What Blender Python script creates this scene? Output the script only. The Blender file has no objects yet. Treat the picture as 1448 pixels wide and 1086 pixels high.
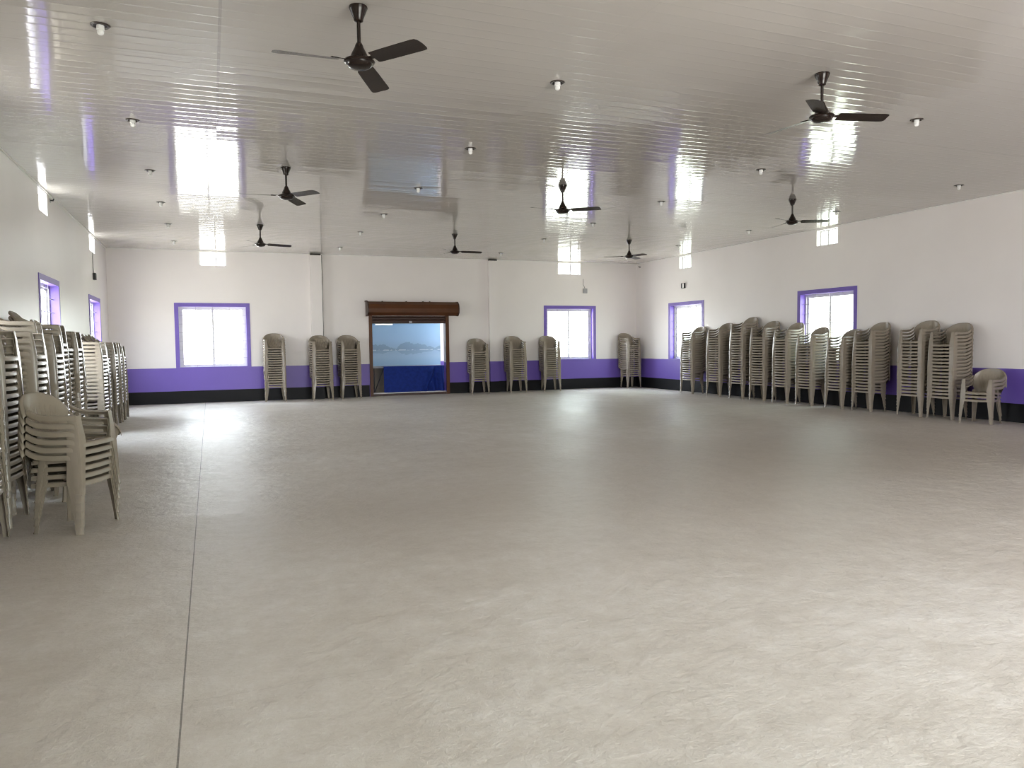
import bpy, bmesh, math, random
from mathutils import Vector, Matrix
random.seed(7)
sc = bpy.context.scene
COL = sc.collection
R = math.radians
PI = math.pi

# ------------------------------------------------------------------ sizes of the hall (metres)
D, XR, XL, H = 21.708, 13.073, -2.378, 4.023      # back wall, right wall, left wall, ceiling
YR = -2.6                                         # rear wall, behind the camera
TH = 0.23                                         # wall thickness
ZP, ZB = 0.937, 0.329                             # top of the purple dado, top of the black skirting
PITCH = 0.0635                                    # rise of each stacked chair

# ------------------------------------------------------------------ materials
def new_mat(name):
    m = bpy.data.materials.new(name); m.use_nodes = True
    nt = m.node_tree
    return m, nt, nt.nodes['Principled BSDF']

def N(nt, t, **kw):
    n = nt.nodes.new(t)
    for k, v in kw.items():
        if k in n.inputs: n.inputs[k].default_value = v
        else: setattr(n, k, v)
    return n

def ramp(nt, fac, stops):
    r = nt.nodes.new('ShaderNodeValToRGB'); e = r.color_ramp.elements
    while len(e) < len(stops): e.new(0.5)
    for i, (p, c) in enumerate(stops):
        e[i].position = p; e[i].color = (*c, 1) if len(c) == 3 else c
    nt.links.new(fac, r.inputs[0])
    return r

def plain(name, col, rough=0.5, spec=0.5, metal=0.0, var=0.06, scale=6.0, bump=0.0):
    """A plain painted / moulded surface with a little procedural unevenness."""
    m, nt, b = new_mat(name)
    tc = N(nt, 'ShaderNodeTexCoord')
    nz = N(nt, 'ShaderNodeTexNoise', Scale=scale, Detail=4.0)
    nt.links.new(tc.outputs['Object'], nz.inputs['Vector'])
    lo = tuple(c * (1 - var) for c in col); hi = tuple(min(1, c * (1 + var)) for c in col)
    r = ramp(nt, nz.outputs['Fac'], [(0.3, lo), (0.7, hi)])
    nt.links.new(r.outputs[0], b.inputs['Base Color'])
    b.inputs['Roughness'].default_value = rough
    b.inputs['Specular IOR Level'].default_value = spec
    b.inputs['Metallic'].default_value = metal
    if bump:
        bp = N(nt, 'ShaderNodeBump', Strength=bump, Distance=0.01)
        nz2 = N(nt, 'ShaderNodeTexNoise', Scale=scale * 12, Detail=3.0)
        nt.links.new(tc.outputs['Object'], nz2.inputs['Vector'])
        nt.links.new(nz2.outputs['Fac'], bp.inputs['Height'])
        nt.links.new(bp.outputs[0], b.inputs['Normal'])
    return m

def math_node(nt, op, a, b=None, c=None):
    n = N(nt, 'ShaderNodeMath', operation=op)
    for i, v in enumerate((a, b, c)):
        if v is None: continue
        if isinstance(v, (int, float)): n.inputs[i].default_value = v
        else: nt.links.new(v, n.inputs[i])
    return n.outputs[0]

def wall_material():
    m, nt, b = new_mat('painted_wall')
    geo = N(nt, 'ShaderNodeNewGeometry')
    sep = N(nt, 'ShaderNodeSeparateXYZ'); nt.links.new(geo.outputs['Position'], sep.inputs[0])
    nz = N(nt, 'ShaderNodeTexNoise', Scale=0.7, Detail=5.0); nt.links.new(geo.outputs['Position'], nz.inputs['Vector'])
    white = ramp(nt, nz.outputs['Fac'], [(0.3, (0.755, 0.718, 0.697)), (0.7, (0.80, 0.763, 0.742))])
    purp = ramp(nt, nz.outputs['Fac'], [(0.3, (0.142, 0.088, 0.40)), (0.7, (0.163, 0.101, 0.45))])
    wob = N(nt, 'ShaderNodeTexNoise', Scale=3.0); nt.links.new(geo.outputs['Position'], wob.inputs['Vector'])
    zz = math_node(nt, 'ADD', sep.outputs['Z'], math_node(nt, 'MULTIPLY', math_node(nt, 'SUBTRACT', wob.outputs['Fac'], 0.5), 0.012))
    f = math_node(nt, 'LESS_THAN', zz, ZP)
    mx = N(nt, 'ShaderNodeMix', data_type='RGBA')
    nt.links.new(f, mx.inputs['Factor']); nt.links.new(white.outputs[0], mx.inputs[6]); nt.links.new(purp.outputs[0], mx.inputs[7])
    nt.links.new(mx.outputs[2], b.inputs['Base Color'])
    b.inputs['Roughness'].default_value = 0.42
    bp = N(nt, 'ShaderNodeBump', Strength=0.08, Distance=0.01)
    n2 = N(nt, 'ShaderNodeTexNoise', Scale=14.0, Detail=4.0); nt.links.new(geo.outputs['Position'], n2.inputs['Vector'])
    nt.links.new(n2.outputs['Fac'], bp.inputs['Height']); nt.links.new(bp.outputs[0], b.inputs['Normal'])
    return m

def ceiling_material():
    """Glossy PVC planks running across the hall, each bowed and tilted a hair."""
    m, nt, b = new_mat('glossy_plank_ceiling')
    geo = N(nt, 'ShaderNodeNewGeometry')
    sep = N(nt, 'ShaderNodeSeparateXYZ'); nt.links.new(geo.outputs['Position'], sep.inputs[0])
    W = 0.155
    u = math_node(nt, 'DIVIDE', sep.outputs['Y'], W)
    fr = math_node(nt, 'FRACT', u); fl = math_node(nt, 'FLOOR', u)
    sheet = math_node(nt, 'FLOOR', math_node(nt, 'DIVIDE', math_node(nt, 'ADD', sep.outputs['X'], -0.15), 3.05))
    cmb = N(nt, 'ShaderNodeCombineXYZ'); nt.links.new(fl, cmb.inputs[0]); nt.links.new(sheet, cmb.inputs[1])
    wn = N(nt, 'ShaderNodeTexWhiteNoise', noise_dimensions='3D'); nt.links.new(cmb.outputs[0], wn.inputs['Vector'])
    # height: bowed plank + tilt + a V groove at its edge
    c = math_node(nt, 'SUBTRACT', fr, 0.5)
    bow = math_node(nt, 'MULTIPLY', math_node(nt, 'POWER', math_node(nt, 'ABSOLUTE', c), 6.0), 0.048)
    tilt = math_node(nt, 'MULTIPLY', math_node(nt, 'MULTIPLY', math_node(nt, 'SUBTRACT', wn.outputs['Value'], 0.5), c), 0.0030)
    edge = math_node(nt, 'ABSOLUTE', c)
    groove = math_node(nt, 'MULTIPLY', math_node(nt, 'GREATER_THAN', edge, 0.465), 0.0016)
    sx = math_node(nt, 'ABSOLUTE', math_node(nt, 'SUBTRACT', math_node(nt, 'FRACT', math_node(nt, 'DIVIDE', math_node(nt, 'ADD', sep.outputs['X'], -0.15), 3.05)), 0.0))
    j_a = math_node(nt, 'LESS_THAN', math_node(nt, 'ABSOLUTE', math_node(nt, 'ADD', sep.outputs['X'], -0.15)), 0.012)
    j_b = math_node(nt, 'MULTIPLY', math_node(nt, 'LESS_THAN', math_node(nt, 'ABSOLUTE', math_node(nt, 'ADD', sep.outputs['Y'], -10.96)), 0.012), 0.8)
    j_c = math_node(nt, 'MULTIPLY', math_node(nt, 'LESS_THAN', math_node(nt, 'ABSOLUTE', math_node(nt, 'ADD', sep.outputs['Y'], -7.35)), 0.010), 0.5)
    joint = math_node(nt, 'MAXIMUM', math_node(nt, 'MAXIMUM', j_a, j_b), math_node(nt, 'MAXIMUM', j_c, math_node(nt, 'MULTIPLY', math_node(nt, 'LESS_THAN', sx, 0.004), 0.12)))
    wv = N(nt, 'ShaderNodeTexNoise', Scale=0.9, Detail=2.0); nt.links.new(geo.outputs['Position'], wv.inputs['Vector'])
    h = math_node(nt, 'ADD', math_node(nt, 'ADD', bow, tilt), math_node(nt, 'ADD', groove, math_node(nt, 'MULTIPLY', wv.outputs['Fac'], 0.0035)))
    bp = N(nt, 'ShaderNodeBump', Strength=1.0, Distance=1.0); nt.links.new(h, bp.inputs['Height'])
    nt.links.new(bp.outputs[0], b.inputs['Normal'])
    nz = N(nt, 'ShaderNodeTexNoise', Scale=0.5, Detail=3.0); nt.links.new(geo.outputs['Position'], nz.inputs['Vector'])
    base = ramp(nt, nz.outputs['Fac'], [(0.3, (0.485, 0.455, 0.425)), (0.7, (0.525, 0.495, 0.463))])
    dark = N(nt, 'ShaderNodeMix', data_type='RGBA')
    nt.links.new(math_node(nt, 'MULTIPLY', math_node(nt, 'MAXIMUM', joint, math_node(nt, 'MULTIPLY', math_node(nt, 'GREATER_THAN', edge, 0.49), 0.3)), 0.45), dark.inputs['Factor'])
    nt.links.new(base.outputs[0], dark.inputs[6]); dark.inputs[7].default_value = (0.3, 0.29, 0.27, 1)
    nt.links.new(dark.outputs[2], b.inputs['Base Color'])
    b.inputs['Roughness'].default_value = 0.07
    b.inputs['IOR'].default_value = 1.52
    return m

def floor_material():
    m, nt, b = new_mat('polished_concrete')
    geo = N(nt, 'ShaderNodeNewGeometry')
    pos = geo.outputs['Position']
    sep = N(nt, 'ShaderNodeSeparateXYZ'); nt.links.new(pos, sep.inputs[0])
    n1 = N(nt, 'ShaderNodeTexNoise', Scale=0.28, Detail=6.0, Roughness=0.6); nt.links.new(pos, n1.inputs['Vector'])
    n2 = N(nt, 'ShaderNodeTexNoise', Scale=2.6, Detail=8.0, Roughness=0.65); nt.links.new(pos, n2.inputs['Vector'])
    n4 = N(nt, 'ShaderNodeTexNoise', Scale=7.5, Detail=9.0, Roughness=0.72); nt.links.new(pos, n4.inputs['Vector'])
    n3 = N(nt, 'ShaderNodeTexNoise', Scale=38.0, Detail=4.0, Roughness=0.7); nt.links.new(pos, n3.inputs['Vector'])
    mix = math_node(nt, 'ADD', math_node(nt, 'MULTIPLY', n1.outputs['Fac'], 0.50), math_node(nt, 'ADD', math_node(nt, 'MULTIPLY', n2.outputs['Fac'], 0.26), math_node(nt, 'ADD', math_node(nt, 'MULTIPLY', n4.outputs['Fac'], 0.27), math_node(nt, 'ADD', math_node(nt, 'MULTIPLY', n3.outputs['Fac'], 0.14), -0.145))))
    base = ramp(nt, mix, [(0.24, (0.43, 0.383, 0.328)), (0.44, (0.575, 0.535, 0.482)), (0.62, (0.72, 0.695, 0.66))])
    # soft brown stains; the broad one is deepened to paint in shade
    def stain_shade(cx, cy, rx, ry):
        ax = math_node(nt, 'POWER', math_node(nt, 'ABSOLUTE', math_node(nt, 'DIVIDE', math_node(nt, 'SUBTRACT', sep.outputs['X'], cx), rx)), 2.0)
        ay = math_node(nt, 'POWER', math_node(nt, 'ABSOLUTE', math_node(nt, 'DIVIDE', math_node(nt, 'SUBTRACT', sep.outputs['Y'], cy), ry)), 2.0)
        return math_node(nt, 'EXPONENT', math_node(nt, 'MULTIPLY', math_node(nt, 'ADD', ax, ay), -1.0))
    stn = math_node(nt, 'ADD', stain_shade(7.0, 7.2, 4.2, 2.6), math_node(nt, 'MULTIPLY', stain_shade(0.2, 6.6, 2.6, 1.3), 0.5))
    stn = math_node(nt, 'MULTIPLY', stn, math_node(nt, 'ADD', math_node(nt, 'MULTIPLY', n2.outputs['Fac'], 0.8), 0.22))
    st_mix = N(nt, 'ShaderNodeMix', data_type='RGBA'); nt.links.new(stn, st_mix.inputs['Factor'])
    nt.links.new(base.outputs[0], st_mix.inputs[6]); st_mix.inputs[7].default_value = (0.335, 0.290, 0.235, 1)
    # sawn joints: one long one, some across
    j1 = math_node(nt, 'LESS_THAN', math_node(nt, 'ABSOLUTE', math_node(nt, 'ADD', sep.outputs['X'], 0.155)), 0.0038)
    j2 = math_node(nt, 'LESS_THAN', math_node(nt, 'ABSOLUTE', math_node(nt, 'SUBTRACT', sep.outputs['X'], 6.3)), 0.003)
    fy = math_node(nt, 'FRACT', math_node(nt, 'DIVIDE', math_node(nt, 'ADD', sep.outputs['Y'], 0.52), 3.93))
    j3 = math_node(nt, 'MULTIPLY', math_node(nt, 'LESS_THAN', fy, 0.0014), 0.16)
    j = math_node(nt, 'MAXIMUM', math_node(nt, 'MAXIMUM', j1, math_node(nt, 'MULTIPLY', j2, 0.3)), j3)
    dk = N(nt, 'ShaderNodeMix', data_type='RGBA'); nt.links.new(math_node(nt, 'MULTIPLY', j, 0.75), dk.inputs['Factor'])
    nt.links.new(st_mix.outputs[2], dk.inputs[6]); dk.inputs[7].default_value = (0.11, 0.10, 0.09, 1)
    nt.links.new(dk.outputs[2], b.inputs['Base Color'])
    rr = N(nt, 'ShaderNodeMapRange'); nt.links.new(n1.outputs['Fac'], rr.inputs['Value'])
    rr.inputs['From Min'].default_value = 0.2; rr.inputs['From Max'].default_value = 0.8
    rr.inputs['To Min'].default_value = 0.30; rr.inputs['To Max'].default_value = 0.50
    b.inputs['Specular IOR Level'].default_value = 0.05
    nt.links.new(rr.outputs[0], b.inputs['Roughness'])
    bp = N(nt, 'ShaderNodeBump', Strength=1.0, Distance=0.030)
    hh = math_node(nt, 'ADD', math_node(nt, 'MULTIPLY', n2.outputs['Fac'], 0.75), math_node(nt, 'ADD', math_node(nt, 'MULTIPLY', n4.outputs['Fac'], 0.30), math_node(nt, 'MULTIPLY', n3.outputs['Fac'], 0.05)))
    nt.links.new(hh, bp.inputs['Height']); nt.links.new(bp.outputs[0], b.inputs['Normal'])
    return m

def glass_material():
    m = bpy.data.materials.new('window_glass'); m.use_nodes = True
    nt = m.node_tree; nt.nodes.clear()
    out = N(nt, 'ShaderNodeOutputMaterial'); mx = N(nt, 'ShaderNodeMixShader')
    tr = N(nt, 'ShaderNodeBsdfTransparent'); tr.inputs['Color'].default_value = (0.95, 0.97, 0.96, 1)
    gl = N(nt, 'ShaderNodeBsdfGlossy'); gl.inputs['Roughness'].default_value = 0.02
    fr = N(nt, 'ShaderNodeFresnel', IOR=1.3)
    gg = N(nt, 'ShaderNodeNewGeometry')
    nt.links.new(math_node(nt, 'MULTIPLY', fr.outputs[0], math_node(nt, 'SUBTRACT', 1.0, gg.outputs['Backfacing'])), mx.inputs[0]); nt.links.new(tr.outputs[0], mx.inputs[1]); nt.links.new(gl.outputs[0], mx.inputs[2])
    nt.links.new(mx.outputs[0], out.inputs['Surface'])
    return m

def banner_material(x0, x1, z0, z1):
    """Printed backdrop: pale sky over a still lake with a misty line of trees and its reflection."""
    m, nt, b = new_mat('printed_lake_backdrop')
    geo = N(nt, 'ShaderNodeNewGeometry'); sep = N(nt, 'ShaderNodeSeparateXYZ'); nt.links.new(geo.outputs['Position'], sep.inputs[0])
    u = N(nt, 'ShaderNodeMapRange'); nt.links.new(sep.outputs['X'], u.inputs['Value']); u.inputs['From Min'].default_value = x0; u.inputs['From Max'].default_value = x1
    v = N(nt, 'ShaderNodeMapRange'); nt.links.new(sep.outputs['Z'], v.inputs['Value']); v.inputs['From Min'].default_value = z0; v.inputs['From Max'].default_value = z1
    sky = ramp(nt, v.outputs[0], [(0.0, (0.30, 0.50, 0.72)), (0.22, (0.37, 0.56, 0.76)), (0.36, (0.33, 0.50, 0.70)), (0.60, (0.37, 0.60, 0.90)), (1.0, (0.36, 0.62, 0.96))])
    # tree height along the shore: hand-placed clumps broken by noise
    shore = 0.37
    hr = ramp(nt, u.outputs[0], [(0.0, (0.13,) * 3), (0.10, (0.11,) * 3), (0.20, (0.12,) * 3), (0.30, (0.06,) * 3), (0.385, (0.02,) * 3), (0.43, (0.13,) * 3), (0.52, (0.185,) * 3), (0.62, (0.15,) * 3), (0.72, (0.14,) * 3), (0.80, (0.09,) * 3), (0.87, (0.07,) * 3), (0.92, (0.03,) * 3), (1.0, (0.09,) * 3)])
    nz = N(nt, 'ShaderNodeTexNoise', Scale=9.0, Detail=5.0); nt.links.new(geo.outputs['Position'], nz.inputs['Vector'])
    hgt = math_node(nt, 'MULTIPLY', hr.outputs[0], math_node(nt, 'ADD', math_node(nt, 'MULTIPLY', nz.outputs['Fac'], 1.2), 0.35))
    dv = math_node(nt, 'SUBTRACT', v.outputs[0], shore)
    up = math_node(nt, 'MULTIPLY', math_node(nt, 'LESS_THAN', dv, hgt), math_node(nt, 'GREATER_THAN', dv, 0.0))
    dn = math_node(nt, 'MULTIPLY', math_node(nt, 'LESS_THAN', math_node(nt, 'MULTIPLY', dv, -1.0), math_node(nt, 'MULTIPLY', hgt, 0.65)), math_node(nt, 'LESS_THAN', dv, 0.0))
    k = math_node(nt, 'ADD', math_node(nt, 'MULTIPLY', up, 0.48), math_node(nt, 'MULTIPLY', dn, 0.32))
    mx = N(nt, 'ShaderNodeMix', data_type='RGBA'); nt.links.new(k, mx.inputs['Factor']); nt.links.new(sky.outputs[0], mx.inputs[6]); mx.inputs[7].default_value = (0.15, 0.25, 0.41, 1)
    glint = math_node(nt, 'MULTIPLY', math_node(nt, 'LESS_THAN', math_node(nt, 'ABSOLUTE', math_node(nt, 'ADD', dv, 0.006)), 0.011), math_node(nt, 'GREATER_THAN', nz.outputs['Fac'], 0.5))
    g2 = N(nt, 'ShaderNodeMix', data_type='RGBA'); nt.links.new(math_node(nt, 'MULTIPLY', glint, 0.6), g2.inputs['Factor']); nt.links.new(mx.outputs[2], g2.inputs[6]); g2.inputs[7].default_value = (0.70, 0.82, 0.92, 1)
    nt.links.new(g2.outputs[2], b.inputs['Base Color'])
    b.inputs['Roughness'].default_value = 0.45
    return m

M = dict(
    wall=wall_material(), ceiling=ceiling_material(), floor=floor_material(), glass=glass_material(),
    black=plain('black_skirting_paint', (0.006, 0.006, 0.007), 0.5, 0.22),
    purple=plain('purple_paint', (0.152, 0.096, 0.42), 0.4, 0.5),
    white=plain('white_paint', (0.77, 0.75, 0.73), 0.45),
    alu=plain('aluminium_frame', (0.60, 0.60, 0.61), 0.35, 0.5, 0.3),
    steel=plain('painted_steel_grille', (0.42, 0.40, 0.44), 0.5),
    plastic=plain('beige_moulded_plastic', (0.262, 0.222, 0.170), 0.27, 0.5, 0.0, 0.05, 9.0),
    brown=plain('brown_fan_enamel', (0.016, 0.010, 0.008), 0.22, 0.32),
    shutter=plain('brown_shutter_paint', (0.088, 0.030, 0.008), 0.42, 0.3, 0.0, 0.15, 3.0),
    shutter_dark=plain('dark_shutter_steel', (0.045, 0.018, 0.012), 0.45, 0.5),
    cloth=plain('blue_cloth', (0.012, 0.034, 0.23), 0.75, 0.2, 0.0, 0.15, 12.0),
    bulb=plain('white_bulb_glass', (0.80, 0.80, 0.79), 0.25),
    ring=plain('brown_lamp_ring', (0.045, 0.034, 0.028), 0.3),
    dark=plain('dark_box_plastic', (0.02, 0.02, 0.022), 0.4),
    grey=plain('grey_box_plastic', (0.36, 0.36, 0.37), 0.45),
    wire=plain('wire_sheath', (0.30, 0.29, 0.28), 0.5),
    shade=plain('gap_shade_and_housing', (0.02, 0.016, 0.014), 0.7),  # near-black: painted shade above the pilasters, and the lamp housings
)

# ------------------------------------------------------------------ mesh helpers
def mesh_from(name, verts, faces, mat, smooth=False, recalc=True):
    me = bpy.data.meshes.new(name)
    me.from_pydata([tuple(v) for v in verts], [], faces)
    if recalc:
        bm = bmesh.new(); bm.from_mesh(me)
        bmesh.ops.recalc_face_normals(bm, faces=bm.faces)
        bm.to_mesh(me); bm.free()
    if smooth:
        me.polygons.foreach_set('use_smooth', [True] * len(me.polygons))
    me.materials.append(mat)
    return me

def obj(name, me, parent=None, world=False):
    o = bpy.data.objects.new(name, me); COL.objects.link(o)
    if parent is not None:
        o.parent = parent
        if world: o.matrix_parent_inverse = parent.matrix_basis.inverted()
    return o

class MB:
    """Collects boxes, tubes, turned shapes and lofts into one mesh."""
    def __init__(self): self.v = []; self.f = []
    def add(self, v, f):
        k = len(self.v); self.v += [Vector(p) for p in v]; self.f += [tuple(i + k for i in q) for q in f]; return self
    def box(self, a, b):
        x0, y0, z0 = a; x1, y1, z1 = b
        return self.add([(x0, y0, z0), (x1, y0, z0), (x1, y1, z0), (x0, y1, z0), (x0, y0, z1), (x1, y0, z1), (x1, y1, z1), (x0, y1, z1)],
                        [(0, 3, 2, 1), (4, 5, 6, 7), (0, 1, 5, 4), (1, 2, 6, 5), (2, 3, 7, 6), (3, 0, 4, 7)])
    def loft(self, rings, closed=True, caps=True):
        n = len(rings[0]); v = [p for r in rings for p in r]; f = []
        for i in range(len(rings) - 1):
            for j in range(n if closed else n - 1):
                a = i * n + j; b_ = i * n + (j + 1) % n
                f.append((a, b_, b_ + n, a + n))
        if caps and closed:
            f.append(tuple(range(n - 1, -1, -1))); f.append(tuple(range((len(rings) - 1) * n, len(rings) * n)))
        return self.add(v, f)
    def lathe(self, prof, c=(0, 0, 0), n=20, caps=True):
        return self.loft([[(c[0] + r * math.cos(2 * PI * k / n), c[1] + r * math.sin(2 * PI * k / n), c[2] + z) for k in range(n)] for r, z in prof], caps=caps)
    def tube(self, pts, r, n=8):
        pts = [Vector(p) for p in pts]; rings = []
        for i, p in enumerate(pts):
            t = (pts[min(i + 1, len(pts) - 1)] - pts[max(i - 1, 0)]).normalized()
            a = t.cross(Vector((0, 0, 1)));
            if a.length < 1e-3: a = t.cross(Vector((1, 0, 0)))
            a.normalize(); b_ = t.cross(a)
            rings.append([p + r * (math.cos(2 * PI * k / n) * a + math.sin(2 * PI * k / n) * b_) for k in range(n)])
        return self.loft(rings)
    def mapped(self, fn): self.v = [Vector(fn(p)) for p in self.v]; return self
    def build(self, name, mat, parent=None, smooth=False, world=False, bevel=0.0):
        me = mesh_from(name, self.v, self.f, mat, smooth)
        o = obj(name, me, parent, world)
        if bevel:
            md = o.modifiers.new('bevel', 'BEVEL'); md.width = bevel; md.segments = 2; md.limit_method = 'ANGLE'
        if smooth:
            me.set_sharp_from_angle(angle=R(40))
        return o

def tag(o, label=None, cat=None, group=None, kind=None):
    if label: o['label'] = label
    if cat: o['category'] = cat
    if group: o['group'] = group
    if kind: o['kind'] = kind
    return o

def empty(name, loc=(0, 0, 0), rz=0.0):
    o = bpy.data.objects.new(name, None); COL.objects.link(o)
    o.location = loc; o.rotation_euler = (0, 0, rz); o.empty_display_size = 0.1
    return o

# ------------------------------------------------------------------ the shell
# wall coordinates: u runs along the wall, w from its room face into its thickness, z up
MAPS = {
    'back': lambda p: (p[0], D + p[1], p[2]),
    'rear': lambda p: (p[0], YR - p[1], p[2]),
    'right': lambda p: (XR + p[1], p[0], p[2]),
    'left': lambda p: (XL - p[1], p[0], p[2]),
}
def wall(side, u0, u1, holes, th=TH, z1=H + 0.12):
    us = sorted({u0, u1, *[h[0] for h in holes], *[h[1] for h in holes]})
    zs = sorted({0.0, z1, *[h[2] for h in holes], *[h[3] for h in holes]})
    hole = lambda i, j: not (0 <= i < len(us) - 1 and 0 <= j < len(zs) - 1) or any(h[0] <= (us[i] + us[i + 1]) / 2 <= h[1] and h[2] <= (zs[j] + zs[j + 1]) / 2 <= h[3] for h in holes)
    mb = MB()
    for i in range(len(us) - 1):
        for j in range(len(zs) - 1):
            if hole(i, j): continue
            a, b, c, d = us[i], us[i + 1], zs[j], zs[j + 1]
            v = [(a, 0, c), (b, 0, c), (b, 0, d), (a, 0, d), (a, th, c), (b, th, c), (b, th, d), (a, th, d)]
            f = [(0, 1, 2, 3), (7, 6, 5, 4)]
            if hole(i - 1, j): f.append((0, 3, 7, 4))
            if hole(i + 1, j): f.append((1, 5, 6, 2))
            if hole(i, j - 1): f.append((0, 4, 5, 1))
            if hole(i, j + 1): f.append((3, 2, 6, 7))
            mb.add(v, f)
    mb.mapped(MAPS[side])
    me = mesh_from('wall_' + side, mb.v, mb.f, M['wall'], recalc=False)
    bm = bmesh.new(); bm.from_mesh(me); bmesh.ops.remove_doubles(bm, verts=bm.verts, dist=1e-5)
    bmesh.ops.recalc_face_normals(bm, faces=bm.faces); bm.to_mesh(me); bm.free()
    return tag(obj('wall_' + side, me), kind='structure')

# window outlines (with their painted surround) : u0, u1 ; all from z .937 to 2.645
WZ0, WZ1, SUR = 0.937, 2.645, 0.09
WIN = {'back': [(-0.84, 1.03), (9.74, 11.57)], 'right': [(18.03, 19.81), (12.54, 14.33)],
       'left': [(13.33, 15.02), (18.45, 20.22), (7.55, 9.32)]}
VENT = {'back': [(-0.19, 0.47), (10.25, 11.03)], 'right': [(18.66, 19.24), (13.11, 13.74)],
        'left': [(13.60, 14.30), (18.90, 19.72), (8.1, 8.75)]}
VZ0, VZ1 = 3.635, 3.985
def holes(side):
    return [(a + SUR, b - SUR, WZ0 + 0.012, WZ1 - SUR) for a, b in WIN.get(side, [])] + [(a, b, VZ0, VZ1) for a, b in VENT.get(side, [])]
SH0, SH1, SHZ = 4.33, 6.535, 2.31                  # the shutter opening
RD0, RD1, RDZ = 1.4, 6.7, 3.0                      # unseen doorway behind the camera, assumed and sized to light the near floor
wall('back', XL - TH, XR + TH, holes('back') + [(SH0, SH1, 0.0, SHZ)])
wall('right', YR - TH, D, holes('right'))
wall('left', YR - TH, D, holes('left'))
wall('rear', XL, XR, [(RD0, RD1, 0.0, RDZ)])
tag(MB().box((XL - TH, YR - TH, -0.15), (XR + TH, D + TH, 0.0)).build('floor', M['floor']), kind='structure')
tag(MB().box((XL - 0.005, YR - 0.005, H), (XR + 0.005, D + 0.005, H + 0.1)).build('ceiling', M['ceiling']), kind='structure')
# black skirting
def skirting(side, runs):
    mb = MB()
    for a, b in runs: mb.box((a, -0.008, 0.0), (b, 0.01, ZB))
    tag(mb.mapped(MAPS[side]).build('baseboard_' + side, M['black']), kind='structure')
skirting('back', [(XL, SH0 - 0.1), (SH1 + 0.1, XR)])
skirting('right', [(YR, D)]); skirting('left', [(YR, D)]); skirting('rear', [(XL, RD0), (RD1, XR)])
# thin bead where the ceiling planks meet the walls
k = 1
for side, a, b in (('back', XL, XR), ('right', YR, D), ('left', YR, D)):
    tag(MB().box((a, -0.018, H - 0.022), (b, 0.004, H + 0.002)).mapped(MAPS[side]).build('trim_%d' % k, M['white']), kind='structure'); k += 1
# two pilasters on the back wall, each topped by a near-black block painting the gap's shade
for a, b in ((2.635, 2.945), (7.885, 8.165)):
    t = tag(empty('trim_%d' % k, (a, D, 0)), kind='structure'); k += 1
    MB().box((a, D - 0.13, 0), (b, D + 0.01, H - 0.045)).build('pilaster_shaft', M['wall'], t, world=True)
    MB().box((a - 0.008, D - 0.138, 0), (b + 0.008, D + 0.01, ZB)).build('skirting', M['black'], t, world=True)
    MB().box((a + 0.015, D - 0.118, H - 0.045), (b - 0.015, D + 0.01, H + 0.002)).build('gap_shade_block', M['shade'], t, world=True)

cb = MB().tube([(2.965, D - 0.012, 0.95), (2.965, D - 0.012, H - 0.02)], 0.010, 6).build('wall_cable', M['dark'], None, True)  # thin dark upright strip along the pilaster's edge
tag(cb, 'thin dark strip running up beside the left-side pilaster', 'cable')

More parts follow.
